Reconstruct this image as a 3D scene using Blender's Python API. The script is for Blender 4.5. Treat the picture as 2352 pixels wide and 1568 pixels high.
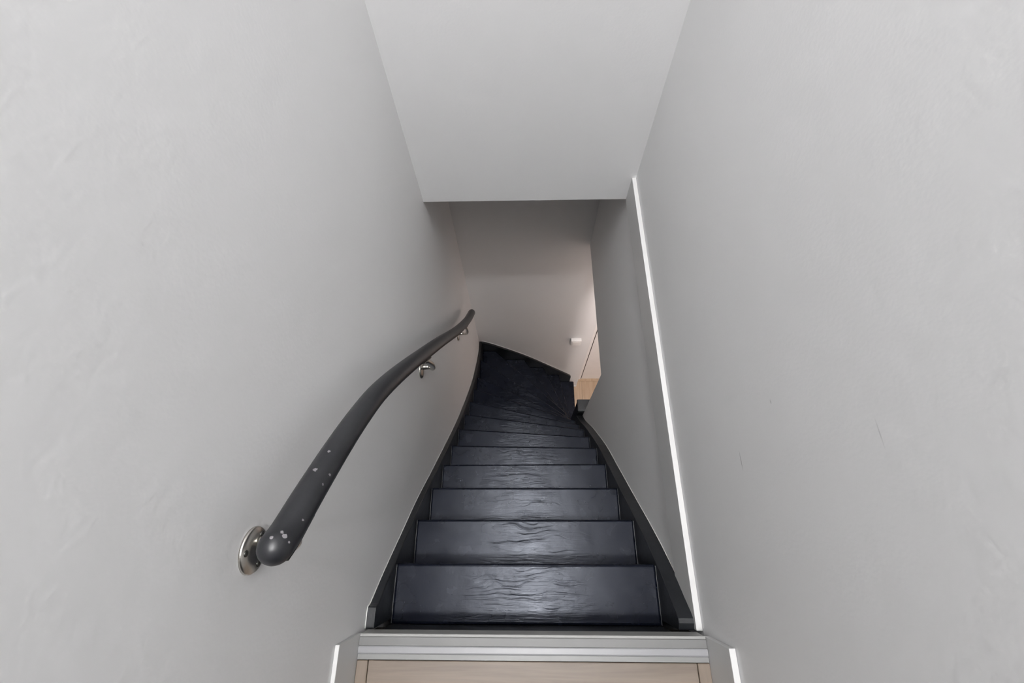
import bpy, bmesh, math, random
from mathutils import Vector, Matrix
random.seed(7)
S = bpy.context.scene
for o in list(bpy.data.objects): bpy.data.objects.remove(o)
COL = S.collection

# ------------------------------------------------------------------ camera
F_PX, YAW, PITCH, ROLL = 1025.43, -0.05655, 1.14261, -0.05849
CAM = Vector((-0.01343, 0.16406, 1.05420))
cy_, sy_, cp_, sp_ = math.cos(YAW), math.sin(YAW), math.cos(PITCH), math.sin(PITCH)
d_ = Vector((sy_*cp_, cy_*cp_, -sp_)); r_ = Vector((cy_, -sy_, 0)); u_ = r_.cross(d_)
cr_, sr_ = math.cos(ROLL), math.sin(ROLL)
r2, u2 = cr_*r_ + sr_*u_, -sr_*r_ + cr_*u_
cam = bpy.data.cameras.new('camera'); cam.sensor_width = 36; cam.sensor_fit = 'HORIZONTAL'
cam.lens = F_PX*36/2352; cam.clip_start = 0.02
co = bpy.data.objects.new('camera', cam); COL.objects.link(co)
M = Matrix((r2, u2, -d_)).transposed().to_4x4(); M.translation = CAM
co.matrix_world = M; S.camera = co

# ------------------------------------------------------------------ world, light levels, exposure
w = bpy.data.worlds.new('world'); S.world = w; w.use_nodes = True
w.node_tree.nodes['Background'].inputs[0].default_value = (0.75, 0.82, 1, 1)
w.node_tree.nodes['Background'].inputs[1].default_value = 0.0
LAMP_XYZ, LAMP_R, LAMP_POWER, LAMP_COL = (0.03, 0.70, 4.40), 0.17, 56.0, (1.0, 0.99, 0.99)  # unseen second lamp, added to bring more light towards the header
LAMP2_XYZ, LAMP2_POWER = (0.03, -0.34, 4.40), 84.0
HALL_XYZ, HALL_R, HALL_POWER, HALL_COL = (0.60, 0.06, -0.20), 0.085, 44.0, (1.0, 0.91, 0.875)
vs = S.view_settings; vs.view_transform = 'Standard'; vs.look = 'None'; vs.gamma = 1; vs.use_curve_mapping = False
vs.exposure = -0.14
S.cycles.max_bounces = 7; S.cycles.diffuse_bounces = 6; S.cycles.glossy_bounces = 4; S.cycles.adaptive_threshold = 0.03

# ------------------------------------------------------------------ materials
def mat(name):
    m = bpy.data.materials.new(name); m.use_nodes = True
    nt = m.node_tree; b = nt.nodes['Principled BSDF']
    return m, nt, b
def node(nt, typ, **kw):
    n = nt.nodes.new(typ)
    for k, v in kw.items():
        if k.startswith('i_'):
            key = k[2:]; key = int(key) if key.isdigit() else key.replace('_', ' ')
            n.inputs[key].default_value = v
        else: setattr(n, k, v)
    return n
def pos(nt, scale=(1, 1, 1), rnd=False):
    g = node(nt, 'ShaderNodeNewGeometry'); mp = node(nt, 'ShaderNodeMapping'); mp.inputs['Scale'].default_value = scale
    nt.links.new(g.outputs['Position'], mp.inputs['Vector'])
    if rnd:
        oi = node(nt, 'ShaderNodeObjectInfo'); mu = node(nt, 'ShaderNodeMath', operation='MULTIPLY', i_1=37.0)
        nt.links.new(oi.outputs['Random'], mu.inputs[0])
        cb = node(nt, 'ShaderNodeCombineXYZ')
        for i in range(3): nt.links.new(mu.outputs[0], cb.inputs[i])
        nt.links.new(cb.outputs[0], mp.inputs['Location'])
    return mp.outputs['Vector']
def noise(nt, vec, scale, detail=3, rough=.5, dist=0.):
    n = node(nt, 'ShaderNodeTexNoise', i_Scale=scale, i_Detail=detail, i_Roughness=rough, i_Distortion=dist)
    nt.links.new(vec, n.inputs['Vector']); return n.outputs['Fac']
def ramp(nt, fac, stops):
    n = node(nt, 'ShaderNodeValToRGB'); cr = n.color_ramp
    while len(cr.elements) < len(stops): cr.elements.new(.5)
    for e, (p, c) in zip(cr.elements, stops):
        e.position = p; e.color = (*c, 1) if len(c) == 3 else c
    nt.links.new(fac, n.inputs[0]); return n.outputs[0]
def g3(v): return (v, v, v)
def math_(nt, op, a, b=None, c=None):
    n = node(nt, 'ShaderNodeMath', operation=op)
    for i, v in enumerate((a, b, c)):
        if v is None: continue
        if isinstance(v, (int, float)): n.inputs[i].default_value = v
        else: nt.links.new(v, n.inputs[i])
    return n.outputs[0]
def bump(nt, b, h, strength, dist, prev=None):
    n = node(nt, 'ShaderNodeBump', i_Strength=strength, i_Distance=dist)
    nt.links.new(h, n.inputs['Height'])
    if prev is not None: nt.links.new(prev, n.inputs['Normal'])
    nt.links.new(n.outputs[0], b.inputs['Normal']); return n.outputs[0]

def wall_mat(name, col, scuffs=()):
    m, nt, b = mat(name)
    v = pos(nt)
    big = noise(nt, v, 1.7, 1, .5)
    c = ramp(nt, big, [(.3, tuple(x*.975 for x in col)), (.7, tuple(min(1, x*1.02) for x in col))])
    if scuffs:
        sp = node(nt, 'ShaderNodeSeparateXYZ'); nt.links.new(v, sp.inputs[0])
        tot = None
        for (y, z, hy, hz, amt) in scuffs:
            a = math_(nt, 'SUBTRACT', 1.0, math_(nt, 'DIVIDE', math_(nt, 'ABSOLUTE', math_(nt, 'SUBTRACT', sp.outputs[1], y)), hy))
            e = math_(nt, 'SUBTRACT', 1.0, math_(nt, 'DIVIDE', math_(nt, 'ABSOLUTE', math_(nt, 'SUBTRACT', sp.outputs[2], z)), hz))
            k = math_(nt, 'MULTIPLY', math_(nt, 'MULTIPLY', math_(nt, 'MAXIMUM', a, 0), math_(nt, 'MAXIMUM', e, 0)), amt)
            tot = k if tot is None else math_(nt, 'ADD', tot, k)
        mx = node(nt, 'ShaderNodeMix', data_type='RGBA'); nt.links.new(tot, mx.inputs['Factor'])
        nt.links.new(c, mx.inputs['A']); mx.inputs['B'].default_value = (.12, .12, .12, 1); c = mx.outputs['Result']
    nt.links.new(c, b.inputs['Base Color'])
    b.inputs['Roughness'].default_value = .55; b.inputs['Specular IOR Level'].default_value = .3
    bump(nt, b, math_(nt, 'ADD', noise(nt, v, 165, 1, .5), math_(nt, 'MULTIPLY', noise(nt, v, 24, 1, .5), 2.0)), .11, .002)
    return m
WALLC = (.785, .785, .786)
M_WALL = wall_mat('grey_wall_paint', WALLC)
M_WALLR = wall_mat('grey_wall_paint_scuffed', WALLC, [(.296, .2694, .018, .0011, 1.1), (.271, .5835, .018, .0012, .35), (.36, .40, .004, .002, .5)])
M_CEIL = wall_mat('white_ceiling_paint', (.78, .78, .775))
M_HALL = wall_mat('warm_white_hall_paint', (.70, .665, .645))
def paint(name, col, rough, spec=.5, bscale=0, bstr=0):
    m, nt, b = mat(name)
    n = noise(nt, pos(nt), 9, 3)
    nt.links.new(ramp(nt, n, [(.3, tuple(x*.95 for x in col)), (.7, col)]), b.inputs['Base Color'])
    b.inputs['Roughness'].default_value = rough; b.inputs['Specular IOR Level'].default_value = spec
    if bscale: bump(nt, b, noise(nt, pos(nt), bscale, 3), bstr, .003)
    return m
M_TRIM = paint('grey_satin_trim', (.61, .61, .605), .4, .5, 60, .06)
M_WHITE = paint('white_satin_paint', (.80, .80, .80), .4, .5, 60, .05)
M_NOSE_G = paint('shaded_grey_nosing_paint', (.155, .155, .153), .45)  # grey taken darker to put the landing's shade into it
M_NOSE_W = paint('shaded_white_nosing_paint', (.27, .27, .28), .35)  # white lowered to grey, holding the shade over the landing
M_NOSE_L = paint('shaded_pale_grey_nosing_paint', (.215, .215, .213), .4)  # pale grey lowered as well for the landing shade
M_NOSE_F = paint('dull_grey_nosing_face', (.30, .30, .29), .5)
M_CAULK = paint('wall_paint_bead', (.62, .62, .60), .5)
M_DOOR = paint('white_door_paint', (.88, .86, .85), .35)
M_SEAM = paint('dark_joint', (.03, .022, .018), .8)
M_PLASTIC = paint('white_plastic', (.90, .89, .88), .3)

def tread_mat():
    m, nt, b = mat('worn_black_gloss_paint')
    v0 = pos(nt); vr = pos(nt, (1, 1, 1), True)
    sp = node(nt, 'ShaderNodeSeparateXYZ'); nt.links.new(v0, sp.inputs[0])
    # foot wear in the middle of the flight: grain shows through
    ax = math_(nt, 'ABSOLUTE', math_(nt, 'ADD', sp.outputs[0], math_(nt, 'MULTIPLY', math_(nt, 'SUBTRACT', noise(nt, vr, 9, 2), .5), .25)))
    wear = math_(nt, 'SMOOTH_MIN', 1.0, math_(nt, 'MAXIMUM', 0.06, math_(nt, 'MULTIPLY', math_(nt, 'SUBTRACT', .175, ax), 9.0)), .1)
    # grain running across the tread, swept around knots
    swirl = math_(nt, 'MULTIPLY', math_(nt, 'SUBTRACT', noise(nt, pos(nt, (9, 22, 10), True), 1.0, 2, .5), .5), 3.4)
    spg = node(nt, 'ShaderNodeSeparateXYZ'); nt.links.new(pos(nt, (3.0, 150, 1), True), spg.inputs[0])
    cbg = node(nt, 'ShaderNodeCombineXYZ')
    nt.links.new(spg.outputs[0], cbg.inputs[0]); nt.links.new(math_(nt, 'ADD', spg.outputs[1], math_(nt, 'MULTIPLY', swirl, 2.2)), cbg.inputs[1])
    gn = noise(nt, cbg.outputs[0], 1.0, 4, .55)
    fine = noise(nt, pos(nt, (12, 260, 40), True), 1.0, 3, .6)
    lines = ramp(nt, gn, [(.35, g3(0)), (.43, g3(.8)), (.50, g3(1))])
    worn = ramp(nt, noise(nt, pos(nt, (9, 24, 10), True), 1.0, 3, .5), [(.42, g3(.25)), (.60, g3(1))])
    dv = pos(nt, (140, 200, 150), True)
    dents = ramp(nt, noise(nt, dv, 1.1, 2, .5, .4), [(.22, g3(0)), (.30, g3(1))])
    peel = noise(nt, vr, 150, 2, .5)
    h = math_(nt, 'MULTIPLY', math_(nt, 'ADD', math_(nt, 'MULTIPLY', fine, .45), math_(nt, 'MULTIPLY', math_(nt, 'MULTIPLY', lines, worn), .46)), wear)
    h = math_(nt, 'ADD', h, math_(nt, 'MULTIPLY', peel, .055))
    h = math_(nt, 'ADD', h, math_(nt, 'MULTIPLY', dents, .14))
    c = ramp(nt, noise(nt, vr, 11, 4), [(.3, (.0026, .0035, .0078)), (.7, (.0042, .0054, .0110))])
    vo = node(nt, 'ShaderNodeTexVoronoi', i_Scale=26.0); nt.links.new(vr, vo.inputs['Vector'])      # flecks of plaster and dust
    sc_ = node(nt, 'ShaderNodeSeparateColor'); nt.links.new(vo.outputs['Color'], sc_.inputs[0])
    fl_ = math_(nt, 'MULTIPLY', math_(nt, 'LESS_THAN', vo.outputs['Distance'], .045), math_(nt, 'GREATER_THAN', sc_.outputs[0], .86))
    mx = node(nt, 'ShaderNodeMix', data_type='RGBA'); nt.links.new(fl_, mx.inputs['Factor']); nt.links.new(c, mx.inputs['A']); mx.inputs['B'].default_value = (.16, .15, .14, 1)
    nt.links.new(mx.outputs['Result'], b.inputs['Base Color'])
    rg = ramp(nt, noise(nt, vr, 17, 4), [(.25, g3(.21)), (.75, g3(.30))])
    nt.links.new(rg, b.inputs['Roughness'])
    b.inputs['Specular IOR Level'].default_value = .21; b.inputs['Specular Tint'].default_value = (.84, .89, 1, 1)
    bump(nt, b, h, .5, .0020)
    return m
M_TREAD = tread_mat()
def string_mat():
    m, nt, b = mat('black_satin_paint')
    v = pos(nt)
    nt.links.new(ramp(nt, noise(nt, v, 14, 4), [(.3, (.009, .0105, .0125)), (.7, (.014, .016, .019))]), b.inputs['Base Color'])
    b.inputs['Roughness'].default_value = .42
    bump(nt, b, math_(nt, 'ADD', noise(nt, v, 110, 1, .5), math_(nt, 'MULTIPLY', noise(nt, v, 16, 1), 2.5)), .25, .0016)
    return m
M_STRING = string_mat()

def rail_mat():
    m, nt, b = mat('charcoal_painted_rail')
    v = pos(nt)
    c = ramp(nt, noise(nt, v, 30, 4), [(.3, (.0130, .0138, .0165)), (.7, (.0200, .0208, .0235))])
    # chips through the paint near the upper end
    chips = [((-.2818, .1765, .5216), .0021), ((-.2775, .1725, .5222), .0026), ((-.2730, .1664, .5193), .0016), ((-.2890, .1706, .5297), .0016),
             ((-.2730, .1906, .4951), .0017), ((-.2889, .2540, .4529), .0030), ((-.2727, .2487, .4428), .0019), ((-.2736, .2349, .4573), .0015), ((-.2862, .2830, .4256), .0022)]
    tot = None
    nv = noise(nt, v, 260, 3)
    for (p, r) in chips:
        vm = node(nt, 'ShaderNodeVectorMath', operation='DISTANCE'); nt.links.new(v, vm.inputs[0]); vm.inputs[1].default_value = p
        k = math_(nt, 'LESS_THAN', math_(nt, 'ADD', vm.outputs['Value'], math_(nt, 'MULTIPLY', math_(nt, 'SUBTRACT', nv, .5), .0055)), r)
        tot = k if tot is None else math_(nt, 'MAXIMUM', tot, k)
    mx = node(nt, 'ShaderNodeMix', data_type='RGBA'); nt.links.new(tot, mx.inputs['Factor'])
    nt.links.new(c, mx.inputs['A']); mx.inputs['B'].default_value = (.21, .20, .21, 1)
    nt.links.new(mx.outputs['Result'], b.inputs['Base Color'])
    b.inputs['Roughness'].default_value = .40
    bump(nt, b, noise(nt, v, 90, 3), .08, .002)
    return m
M_RAIL = rail_mat()
def metal(name, col, rough):
    m, nt, b = mat(name)
    nt.links.new(ramp(nt, noise(nt, pos(nt), 60, 3), [(.3, tuple(x*.9 for x in col)), (.7, col)]), b.inputs['Base Color'])
    b.inputs['Metallic'].default_value = 1; b.inputs['Roughness'].default_value = rough
    return m
M_NICKEL = metal('brushed_nickel', (.62, .60, .56), .28)
M_SCREW = metal('dark_screw', (.10, .10, .095), .4)

def wood(name, along, dark, light):
    m, nt, b = mat(name)
    sc = (2.2, 30, 30) if along == 'x' else (30, 2.2, 30)
    v = pos(nt, sc, True)
    n1 = noise(nt, v, 1.6, 6, .6, .6)
    nt.links.new(ramp(nt, n1, [(.28, dark), (.72, light)]), b.inputs['Base Color'])
    b.inputs['Roughness'].default_value = .45
    bump(nt, b, n1, .12, .001)
    return m
M_OAKX = wood('shaded_light_oak_across', 'x', (.130, .101, .077), (.205, .162, .127))  # oak lowered, with the landing's shade put into its tones
M_OAKY = wood('shaded_light_oak_along', 'y', (.145, .111, .083), (.215, .170, .131))  # edge planks carry the same landing shade in their colour
M_OAKH = wood('hall_oak_along', 'y', (.40, .29, .19), (.55, .42, .30))
def emit(name, col, st):
    m, nt, b = mat(name)
    b.inputs['Base Color'].default_value = (.9, .9, .9, 1)
    b.inputs['Emission Color'].default_value = (*col, 1); b.inputs['Emission Strength'].default_value = st
    m.cycles.emission_sampling = 'NONE'      # the bulb below the diffuser does the lighting
    return m

# ------------------------------------------------------------------ mesh helpers (world coordinates in, local to the thing's base out)
def base_of(parent):
    o = parent
    while o.parent: o = o.parent
    return o.location.copy()
def obj(name, bm, m, parent=None, smooth=False, bev=None):
    if parent is not None:
        off = base_of(parent)
        for v in bm.verts: v.co -= off
    bmesh.ops.recalc_face_normals(bm, faces=bm.faces[:])
    me = bpy.data.meshes.new(name); bm.to_mesh(me); bm.free()
    for p in me.polygons: p.use_smooth = smooth
    me.materials.append(m)
    o = bpy.data.objects.new(name, me); COL.objects.link(o)
    if parent is not None: o.parent = parent
    if bev:
        md = o.modifiers.new('bevel', 'BEVEL'); md.width = bev[0]; md.segments = bev[1]; md.limit_method = 'ANGLE'; md.angle_limit = .7
    return o
def thing(name, label, cat, loc):
    o = bpy.data.objects.new(name, None); COL.objects.link(o); o.location = loc; o.empty_display_size = .1
    o['label'] = label; o['category'] = cat
    return o
def struct(name, bm, m, label, cat, parent=None, bev=None):
    o = obj(name, bm, m, parent, bev=bev)
    if parent is None: o['kind'] = 'structure'; o['label'] = label; o['category'] = cat
    return o
def box(bm, x0, x1, y0, y1, z0, z1):
    vs_ = [bm.verts.new(p) for p in ((x0,y0,z0),(x1,y0,z0),(x1,y1,z0),(x0,y1,z0),(x0,y0,z1),(x1,y0,z1),(x1,y1,z1),(x0,y1,z1))]
    for f in ((0,3,2,1),(4,5,6,7),(0,1,5,4),(1,2,6,5),(2,3,7,6),(3,0,4,7)): bm.faces.new([vs_[i] for i in f])
    return bm
def B(*a): return box(bmesh.new(), *a)
def prism(bm, pts, d):           # closed loop of 3D points extruded by vector d
    d = Vector(d); a = [bm.verts.new(p) for p in pts]; b = [bm.verts.new(Vector(p)+d) for p in pts]
    n = len(a); bm.faces.new(a); bm.faces.new(b[::-1])
    for i in range(n): bm.faces.new((a[i], b[i], b[(i+1) % n], a[(i+1) % n]))
    return bm
def ribbon(bm, top, bot, d):     # strip of quads between two polylines, thickened by d (keeps curved boards clean)
    d = Vector(d); A = [bm.verts.new(p) for p in top]; C = [bm.verts.new(p) for p in bot]
    A2 = [bm.verts.new(Vector(p)+d) for p in top]; C2 = [bm.verts.new(Vector(p)+d) for p in bot]; n = len(A)
    for i in range(n-1):
        bm.faces.new((A[i], A[i+1], C[i+1], C[i])); bm.faces.new((A2[i+1], A2[i], C2[i], C2[i+1]))
        bm.faces.new((A[i+1], A[i], A2[i], A2[i+1])); bm.faces.new((C[i], C[i+1], C2[i+1], C2[i]))
    bm.faces.new((A[0], C[0], C2[0], A2[0])); bm.faces.new((A[-1], A2[-1], C2[-1], C[-1]))
    return bm
def tube(bm, path, radii, seg=20, capround=True):
    path = [Vector(p) for p in path]; n = len(path)
    if isinstance(radii, (int, float)): radii = [radii]*n
    T = [(path[min(i+1, n-1)] - path[max(i-1, 0)]).normalized() for i in range(n)]
    if capround:
        P0, R0, T0 = [], [], []
        for k in range(6, 0, -1):
            a = math.pi/2*k/6; P0.append(path[0]-T[0]*radii[0]*math.sin(a)); R0.append(radii[0]*max(math.cos(a), .02)); T0.append(T[0])
        P1, R1, T1 = [], [], []
        for k in range(1, 7):
            a = math.pi/2*k/6; P1.append(path[-1]+T[-1]*radii[-1]*math.sin(a)); R1.append(radii[-1]*max(math.cos(a), .02)); T1.append(T[-1])
        path, radii, T = P0+path+P1, R0+radii+R1, T0+T+T1; n = len(path)
    ref = Vector((1, 0, 0)) if abs(T[0].x) < .8 else Vector((0, 0, 1))
    nrm = (ref - T[0]*ref.dot(T[0])).normalized(); rings = []
    for i in range(n):
        nrm = (nrm - T[i]*nrm.dot(T[i])).normalized(); bn = T[i].cross(nrm)
        rings.append([bm.verts.new(path[i]+radii[i]*(math.cos(2*math.pi*k/seg)*nrm+math.sin(2*math.pi*k/seg)*bn)) for k in range(seg)])
    for i in range(n-1):
        for k in range(seg): bm.faces.new((rings[i][k], rings[i][(k+1) % seg], rings[i+1][(k+1) % seg], rings[i+1][k]))
    bm.faces.new(rings[0][::-1]); bm.faces.new(rings[-1])
    return bm
def lathe(bm, origin, axis, prof, seg=32):   # prof: (radius, height along axis)
    axis = Vector(axis).normalized(); ref = Vector((0, 1, 0)) if abs(axis.y) < .8 else Vector((1, 0, 0))
    a = (ref-axis*ref.dot(axis)).normalized(); b = axis.cross(a); o = Vector(origin)
    rings = [[bm.verts.new(o+axis*h+r*(math.cos(2*math.pi*k/seg)*a+math.sin(2*math.pi*k/seg)*b)) for k in range(seg)] for r, h in prof]
    for i in range(len(rings)-1):
        for k in range(seg): bm.faces.new((rings[i][k], rings[i][(k+1) % seg], rings[i+1][(k+1) % seg], rings[i+1][k]))
    bm.faces.new(rings[0][::-1]); bm.faces.new(rings[-1])
    return bm
def smooth_path(pts, per=8):
    out = []; P = [Vector(p) for p in pts]; P = [2*P[0]-P[1]] + P + [2*P[-1]-P[-2]]
    for i in range(1, len(P)-2):
        for k in range(per):
            t = k/per; a, b, c, d = P[i-1:i+3]
            out.append(.5*((2*b)+(c-a)*t+(2*a-5*b+4*c-d)*t*t+(3*b-a-3*c+d)*t**3))
    return out + [P[-2]]

# ------------------------------------------------------------------ room dimensions
XL, XR, XRL = -.3530, .3570, .3490      # left wall, upper right wall, lower right wall
RISE = .18909; ZF = -17*RISE            # lower floor
YH, ZH = 1.2439, -.145                  # header wall, underside of upper floor
YF, YS = 1.612, 1.596                   # far wall, far string face
YJ, ZL = .8818, -.8965                  # end of lower right wall, lintel
ZC = 4.44; YB = -.50
HX = 2.1                                # hall depth to the right

# ------------------------------------------------------------------ the setting
struct('wall_left', B(XL-.1, XL, YB, YF, ZF-.1, ZC), M_WALL, 'smooth grey painted wall carrying the handrail', 'wall')
bm = bmesh.new()
box(bm, XR, XR+.1, YB, YH+.1, ZH, ZC)
box(bm, XRL, XRL+.15, -.1, YJ, ZF, ZH)
box(bm, XRL, XRL+.15, YJ, YF, ZL, ZH)
struct('wall_right', bm, M_WALLR, 'grey painted wall with fine roller texture and small scuffs', 'wall')
struct('wall_header', B(XL, XR, YH, YH+.1, ZH, ZC), M_WALL, 'pale wall above the stair opening', 'wall')
bm = bmesh.new(); box(bm, XL, .520, YF, YF+.1, ZF-.1, ZH); 
struct('wall_far', bm, M_WALL, 'shaded grey wall at the foot of the stairs', 'wall')
struct('wall_back', B(XL-.1, XR+.1, YB-.1, YB, 2.10, ZC), M_WALL, 'grey wall over the added opening that lets light out behind the landing', 'wall')
M_ROOM = wall_mat('bounce_cutting_taupe_paint', (.20, .19, .18))  # unseen room added, kept dark to cut bounce light near the landing
bm = bmesh.new(); box(bm, -1.7, 1.7, -2.7, -2.6, -.15, 2.5); box(bm, -1.7, -1.6, -2.6, YB-.1, -.15, 2.5); box(bm, 1.6, 1.7, -2.6, YB-.1, -.15, 2.5)
box(bm, -1.7, XL-.1, YB-.1, YB, -.15, 2.5); box(bm, XR+.1, 1.7, YB-.1, YB, -.15, 2.5)
struct('wall_added_room', bm, M_ROOM, 'dark taupe walls of an added unseen room that soaks up light behind the landing', 'wall')
struct('ceiling_added_room', B(-1.7, 1.7, -2.7, YB-.1, 2.5, 2.6), M_CEIL, 'white ceiling of the added unseen room behind the landing', 'ceiling')
struct('floor_added_room', B(-1.6, 1.6, -2.6, YB-.0005, -.15, -.001), M_ROOM, 'dark floor of the added unseen room, soaking up light behind the landing', 'floor')
struct('ceiling', B(XL-.1, XR+.1, YB-.1, YH+.1, ZC, ZC+.1), M_CEIL, 'white ceiling over the landing', 'ceiling')
bm = bmesh.new(); box(bm, XL-.1, HX, YH+.1, YF+.3, ZH, ZH+.1); box(bm, XR+.1, HX, -.1, YH+.1, ZH, ZH+.1)
struct('ceiling_hall', bm, M_CEIL, 'white ceiling of the lower hall', 'ceiling')
bm = bmesh.new(); box(bm, HX, HX+.1, -.1, YF+.3, ZF-.1, ZH); box(bm, XRL+.15, HX, -.2, -.1, ZF-.1, ZH)
struct('wall_hall', bm, M_HALL, 'warm white wall of the lower hall', 'wall')
struct('wall_understair', B(XL, XRL, -.2, -.1, ZF-.1, -.15), M_WALL, 'wall under the landing', 'wall')

# upper landing floor, planks let into a sub floor
fl = struct('floor', B(XL, XR, YB, -.010, -.15, -.012), M_SEAM, 'light oak plank floor of the landing', 'floor')
G = .0012
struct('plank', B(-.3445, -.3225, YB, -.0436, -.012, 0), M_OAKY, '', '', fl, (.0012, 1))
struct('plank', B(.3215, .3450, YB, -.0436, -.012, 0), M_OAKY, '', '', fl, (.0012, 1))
y = -.0436
for i in range(8):
    y0 = max(YB, y-.19)
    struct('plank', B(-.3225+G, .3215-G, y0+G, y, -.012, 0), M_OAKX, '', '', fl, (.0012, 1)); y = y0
# lower hall floor
fh = struct('floor_hall', B(XL, HX, -.1, YF+.3, ZF-.1, ZF-.010), M_SEAM, 'light oak plank floor of the lower hall', 'floor')
x = .195
while x < HX-.01:
    x1 = min(x+.19, HX)
    y1 = YF if x1 < .52 else 1.69
    struct('plank', B(x+G*.5, x1-G*.5, .40, y1, ZF-.010, ZF), M_OAKH, '', '', fh, (.001, 1)); x = x1

# skirting boards of the landing
for s, nm in ((-1, 'left'), (1, 'right')):
    a, b_ = sorted((s*.345, s*(.3565 if s > 0 else .3528)))
    struct('baseboard_'+nm, B(a, b_, YB, 0, -.012, .1085), M_TRIM, 'grey skirting board with pale top edge on the %s of the landing' % nm, 'skirting board', bev=(.0012, 2))
# fascia along the stair opening on the right
t1 = struct('trim_1', B(.3440, XR-.0002, .003, YH, ZH-.004, -.0475), M_TRIM, 'grey fascia with bright top edge along the stair opening', 'trim', bev=(.0010, 2))
# nosing profile at the head of the stairs
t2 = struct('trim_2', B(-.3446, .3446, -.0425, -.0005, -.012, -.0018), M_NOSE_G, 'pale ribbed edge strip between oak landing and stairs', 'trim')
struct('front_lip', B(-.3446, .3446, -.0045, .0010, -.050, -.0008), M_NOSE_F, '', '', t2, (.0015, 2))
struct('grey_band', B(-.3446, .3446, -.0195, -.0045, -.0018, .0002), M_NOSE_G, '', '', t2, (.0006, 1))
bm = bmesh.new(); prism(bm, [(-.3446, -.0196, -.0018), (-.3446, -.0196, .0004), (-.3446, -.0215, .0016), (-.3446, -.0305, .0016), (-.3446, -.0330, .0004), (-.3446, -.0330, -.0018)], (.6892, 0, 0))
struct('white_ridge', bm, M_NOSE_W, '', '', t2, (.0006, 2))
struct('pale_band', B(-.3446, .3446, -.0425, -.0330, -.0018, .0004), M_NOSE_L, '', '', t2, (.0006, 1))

# lower hall: recessed white door, its frame and threshold, low skirting on the far wall end
dr = struct('door_1', B(.5745, 1.42, 1.690, 1.73, ZF+.004, ZF+2.1), M_DOOR, 'white flush door in the lower hall', 'door', bev=(.002, 2))
dfm = bmesh.new(); box(dfm, .520, .5660, 1.682, 1.76, ZF, ZF+2.16); box(dfm, 1.424, 1.49, 1.682, 1.76, ZF, ZF+2.16); box(dfm, .566, 1.424, 1.682, 1.76, ZF+2.105, ZF+2.16)
struct('frame', dfm, M_DOOR, '', '', dr, (.002, 2))
bm = bmesh.new(); box(bm, .5655, .5750, 1.6905, 1.72, ZF+.01, ZF+2.1); struct('gap', bm, M_SEAM, '', '', dr)
struct('lever_handle', tube(bmesh.new(), [(1.34, 1.69, ZF+1.05), (1.34, 1.65, ZF+1.05), (1.325, 1.642, ZF+1.05), (1.23, 1.642, ZF+1.05)], .008, 12), M_NICKEL, '', '', dr)
struct('wall_recess', B(1.49, HX, 1.682, 1.76, ZF, ZH), M_HALL, 'hall wall beside the white door', 'wall')
bm = bmesh.new(); box(bm, .5201, 1.49, 1.76, 1.8, ZF, ZH); box(bm, .5201, 1.49, 1.682, 1.76, ZF+2.16, ZH)
struct('wall_overdoor', bm, M_HALL, 'hall wall above the white door', 'wall')
struct('trim_3', B(.522, 1.49, 1.664, 1.690, ZF, ZF+.010), M_OAKH, 'oak threshold strip in front of the white door', 'trim', bev=(.002, 2))
struct('baseboard_hall', B(.478, .5195, 1.607, 1.6118, ZF, ZF+.022), M_WHITE, 'low white skirting at the end of the far wall', 'skirting board', bev=(.002, 2))

# ------------------------------------------------------------------ the staircase
st = thing('staircase', 'steep black-painted wooden staircase turning right at its foot', 'staircase', (0, .8, ZF))
NOS = {1: ((-.333, .1215), (.312, .1215)), 2: ((-.333, .233), (.312, .2335)), 3: ((-.333, .345), (.312, .345)), 4: ((-.333, .454), (.312, .457)),
       5: ((-.333, .568), (.312, .557)), 6: ((-.333, .688), (.312, .647)), 7: ((-.333, .814), (.312, .729)), 8: ((-.333, .944), (.312, .801)),
       9: ((-.333, 1.086), (.312, .874)), 10: ((-.094, 1.123), (.231, .968)), 11: ((-.336, 1.445), (-.026, 1.228)), 12: ((-.23, 1.594), (.30, 1.09)),
       13: ((-.004, 1.605), (.32, 1.108)), 14: ((.166, 1.606), (.386, 1.10)), 15: ((.317, 1.608), (.42, 1.10)), 16: ((.476, 1.62), (.474, 1.10))}
def half(pl, shift=0.):      # half plane on the upstairs side of a nosing line, moved downstairs by shift
    (ax, ay), (bx, by) = pl; dx, dy = bx-ax, by-ay; L = math.hypot(dx, dy)
    nx, ny = -dy/L, dx/L      # downstairs normal (left end to right end, turned left)
    return nx, ny, nx*ax+ny*ay+shift
def clip(poly, hp, keep_less=True):
    nx, ny, c = hp; out = []
    f = lambda p: (nx*p[0]+ny*p[1]-c)*(1 if keep_less else -1)
    for i in range(len(poly)):
        p, q = poly[i], poly[(i+1) % len(poly)]; a, b = f(p), f(q)
        if a <= 0: out.append(p)
        if a*b < 0:
            t = a/(a-b); out.append((p[0]+t*(q[0]-p[0]), p[1]+t*(q[1]-p[1])))
    return out
def clean(poly):
    out = []
    for p in poly:
        if not out or math.hypot(p[0]-out[-1][0], p[1]-out[-1][1]) > 1e-4: out.append(p)
    if math.hypot(out[0][0]-out[-1][0], out[0][1]-out[-1][1]) < 1e-4: out.pop()
    return out
TH = .034
def region(k):
    if k <= 12: return [(-.3335, -.0095), (.3123, -.0095), (.3123, YS+.001), (-.3335, YS+.001)]
    return [(-.3335, .9525), (.60, .9525), (.60, YS+.001), (-.3335, YS+.001)]
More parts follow.
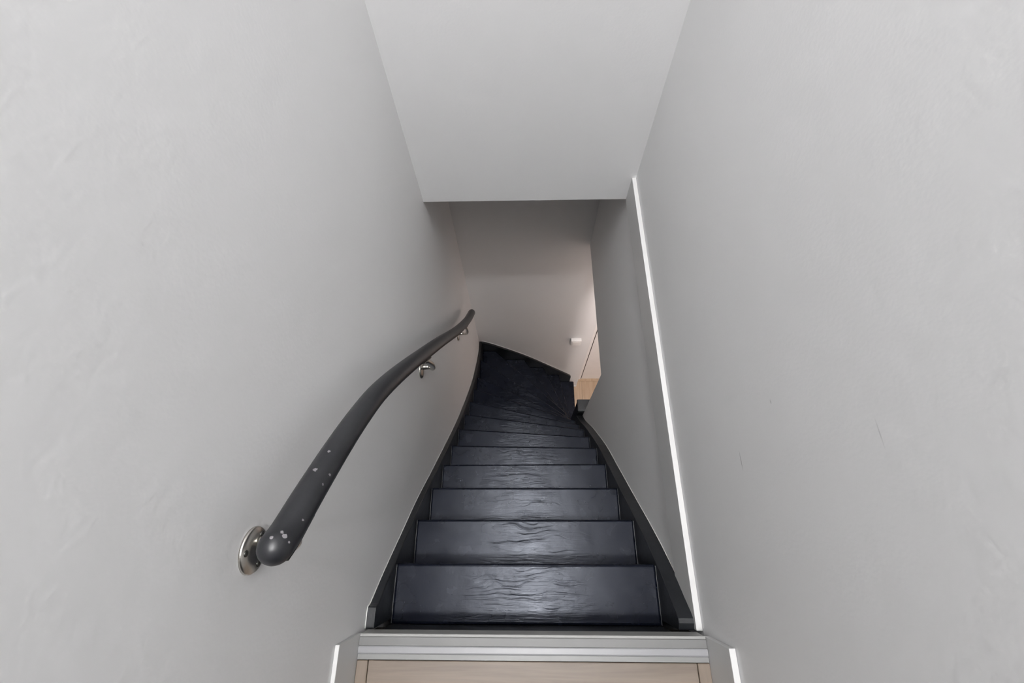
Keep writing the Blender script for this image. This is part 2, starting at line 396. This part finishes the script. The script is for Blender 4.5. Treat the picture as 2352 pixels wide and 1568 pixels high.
for k in range(1, 17):
    poly = clip(region(k), half(NOS[k]))
    if k > 1: poly = clip(poly, half(NOS[k-1], -.030), False)
    poly = clean(poly); z = -k*RISE
    o = obj('tread', prism(bmesh.new(), [(p[0], p[1], z-TH) for p in poly], (0, 0, TH)), M_TREAD, st, bev=(.0065, 3))
    if k <= 9:               # bead of paint where the tread meets the strings
        for xx, (px, py), pb in ((-.3318, NOS[k][0], NOS[k-1][0] if k > 1 else (0, 0)), (.3108, NOS[k][1], NOS[k-1][1] if k > 1 else (0, 0))):
            ya = pb[1]-.006
            n = 9; pts = [(xx+random.uniform(-.0004, .0004), ya+(py-.004-ya)*i/n, z+random.uniform(-.0002, .0006)) for i in range(n+1)]
            obj('paint_bead', tube(bmesh.new(), pts, [random.uniform(.0011, .0021) for _ in pts], 8, True), M_STRING, o, True)
for k in range(0, 17):       # riser below nosing k
    z1 = -k*RISE-(TH if k else .050); z0 = -(k+1)*RISE
    if k == 0: poly = [(-.3335, -.024), (.3123, -.024), (.3123, -.0095), (-.3335, -.0095)]
    else:
        reg = region(max(k, 1))
        poly = clean(clip(clip(reg, half(NOS[k], -.024)), half(NOS[k], -.040), False))
    obj('riser', prism(bmesh.new(), [(p[0], p[1], z0) for p in poly], (0, 0, z1-z0)), M_STRING, st)
# wall strings (housed boards along the walls)
TL = [(.0015, -.052), (.040, -.052), (.047, -.068), (.080, -.112), (.116, -.163), (.186, -.269), (.300, -.441), (.403, -.619), (.543, -.854), (.640, -1.015), (.745, -1.183), (.850, -1.336), (.950, -1.479), (1.06, -1.628), (1.168, -1.763), (1.28, -1.882), (1.389, -1.984), (1.47, -2.050), (1.544, -2.100), (1.6115, -2.118)]
TR = [(.0015, -.062), (.024, -.058), (.060, -.100), (.109, -.160), (.199, -.295), (.324, -.509), (.447, -.717), (.562, -.915), (.660, -1.120), (.720, -1.250), (.776, -1.386), (.820, -1.490), (.8815, -1.610)]
TF = [(-.3328, -2.112), (-.312, -2.116), (-.250, -2.160), (-.188, -2.212), (-.100, -2.288), (-.014, -2.368), (.080, -2.467), (.174, -2.576), (.280, -2.697), (.384, -2.820), (.424, -2.868), (.436, -2.900)]
def dens(P):
    return [(p.x, p.y) for p in smooth_path([(a, b, 0) for a, b in P], 3)]
for nm, P, x0, x1 in (('l', TL, XL+.0003, -.3326), ('r', TR, XRL-.0003, .3116)):
    t = dens(P)
    sb = obj('string_board', ribbon(bmesh.new(), [(x0, a, b) for a, b in t], [(x0, a, max(b-.42, ZF)) for a, b in t], (x1-x0, 0, 0)), M_STRING, st, bev=(.002, 2))
    s = 1 if x1 > x0 else -1
    obj('caulk_bead', tube(bmesh.new(), [(x0+s*.0013, a, b+.0004) for a, b in t], .0012, 8, False), M_CAULK, sb, True)
sb = obj('string_board', ribbon(bmesh.new(), [(a, YF-.0003, b) for a, b in TF], [(a, YF-.0003, max(b-.42, ZF)) for a, b in TF], (0, YS-YF, 0)), M_STRING, st, bev=(.002, 2))
obj('caulk_bead', tube(bmesh.new(), [(a, YF-.0020, b+.0006) for a, b in TF], .0018, 8, False), M_CAULK, sb, True)
# newel at the inner turn, and the short outer string that runs from it to the floor
nw = obj('newel_post', B(.3120, .3900, .8822, .9520, ZF, -1.536), M_STRING, st, bev=(.004, 2))
obj('newel_cap', prism(bmesh.new(), [(.309, .879+.004, -1.536), (.394, .883, -1.536), (.394, .955, -1.536), (.309, .955, -1.536)], (0, 0, .018)), M_STRING, nw, bev=(.005, 3))
obj('outer_string', prism(bmesh.new(), [(.390, .934, ZF), (.492, .934, ZF), (.492, .934, -16*RISE+.03), (.390, .934, -13*RISE+.05)], (0, .018, 0)), M_STRING, st, bev=(.002, 2))

# ------------------------------------------------------------------ handrail on the left wall
RX = -.290
RP = [(.161, .513), (.178, .494), (.214, .463), (.254, .427), (.301, .383), (.357, .326), (.423, .250), (.501, .140), (.613, -.033), (.781, -.300), (.989, -.640), (1.182, -.925), (1.318, -1.095)]
hr = thing('handrail', 'dark grey round wooden handrail curving down the left wall', 'handrail', (XL, .161, .43))
path = smooth_path([(RX, a, b) for a, b in RP], 8)
obj('rail', tube(bmesh.new(), path, [.0192]*len(path), 32), M_RAIL, hr, True)
def rail_at(y):
    y = min(max(y, path[0].y), path[-1].y)
    for p, q in zip(path, path[1:]):
        if p.y <= y <= q.y:
            t = (y-p.y)/(q.y-p.y); return p.lerp(q, t), (q-p).normalized()
def bracket(y, plate, saddle, ar=.0052):
    c, T = rail_at(y); N = Vector((1, 0, 0)).cross(T); N = N if N.z < 0 else -N    # downwards, square to the rail
    bot = c+N*.0192; py, pz = plate
    pl = obj('bracket', lathe(bmesh.new(), (XL+.0002, py, pz), (1, 0, 0), [(.0280, 0), (.0280, .002), (.0266, .0042), (.012, .0050), (.002, .0052)], 40), M_NICKEL, hr, True)
    for a in (90, 210, 330):
        sy, sz = py+.020*math.cos(math.radians(a+130)), pz+.020*math.sin(math.radians(a+130))
        obj('screw', lathe(bmesh.new(), (XL+.0046, sy, sz), (1, 0, 0), [(.0042, 0), (.0036, .0012), (.001, .0018)], 12), M_SCREW, pl, True)
    arm = smooth_path([(XL+.004, py+.011, pz-.003), (XL+.030, py+.011, pz-.003), (RX-.012, bot.y*.25+py*.75, bot.z*.25+pz*.75-.002), (RX, bot.y*.6+py*.4, bot.z*.6+pz*.4), (RX, bot.y, bot.z)], 6)
    obj('arm', tube(bmesh.new(), arm, ar, 14, False), M_NICKEL, pl, True)
    h = saddle/2
    sad = [rail_at(y+s*h*abs(T.y))[0]+N*.0200 for s in (-1, -.5, 0, .5, 1)]
    b2 = bmesh.new()
    rows = []
    for p in sad:
        rows.append([b2.verts.new(p+Vector((dx, 0, 0))+N*e) for dx, e in ((-.010, -.002), (0, .0005), (.010, -.002), (.010, .001), (0, .0035), (-.010, .001))])
    for i in range(len(rows)-1):
        for j in range(6): b2.faces.new((rows[i][j], rows[i][(j+1) % 6], rows[i+1][(j+1) % 6], rows[i+1][j]))
    b2.faces.new(rows[0]); b2.faces.new(rows[-1][::-1])
    obj('saddle', b2, M_SCREW, pl)
bracket(.185, (.157, .447), .07)
bracket(.655, (.695, -.335), .09, .0085)
bracket(1.14, (1.165, -1.06), .08, .007)

# ------------------------------------------------------------------ light switch on the far wall
sw = thing('light_switch', 'small square white light switch on the far wall', 'light switch', (.400, YF, -2.10))
pl = obj('plate', B(.360, .440, YF-.028, YF-.0002, -2.146, -2.066), M_PLASTIC, sw, bev=(.004, 3))
bm = bmesh.new(); prism(bm, [(.3715, YF-.027, -2.134), (.3715, YF-.0345, -2.134), (.3715, YF-.030, -2.078), (.3715, YF-.027, -2.078)], (.057, 0, 0))
obj('rocker', bm, M_PLASTIC, sw, bev=(.002, 2))

# ------------------------------------------------------------------ ceiling lamps (above the frame, and in the lower hall)
def ceiling_lamp(label, c, r, zc, power, col):
    t = thing('ceiling_lamp', label, 'lamp', (c[0], c[1], zc))
    obj('base', lathe(bmesh.new(), (c[0], c[1], zc-.0002), (0, 0, -1), [(r*1.06, 0), (r*1.06, zc-c[2]-.02), (r*1.0, zc-c[2]-.016)], 40), M_WHITE, t, True)
    obj('diffuser', lathe(bmesh.new(), (c[0], c[1], c[2]+.020), (0, 0, -1), [(r*.985, 0), (r*.96, .012), (r*.8, .022), (r*.4, .028), (r*.05, .029)], 40), emit('lamp_diffuser', col, 1.0), t, True)
    ld = bpy.data.lights.new('lamp_bulb', 'AREA'); ld.shape = 'DISK'; ld.size = 2*r*.96; ld.energy = power; ld.color = col
    lo = bpy.data.objects.new('lamp_bulb', ld); COL.objects.link(lo); lo.parent = t; lo.location = Vector((c[0], c[1], c[2]-.012))-t.location
ceiling_lamp('unseen round white ceiling lamp over the stairs, added for light near the header wall', LAMP_XYZ, LAMP_R, ZC, LAMP_POWER, LAMP_COL)
ceiling_lamp('smaller round white ceiling lamp over the landing edge', LAMP2_XYZ, .12, ZC, LAMP2_POWER, LAMP_COL)
ceiling_lamp('round warm ceiling lamp of the lower hall', HALL_XYZ, HALL_R, ZH, HALL_POWER, HALL_COL)
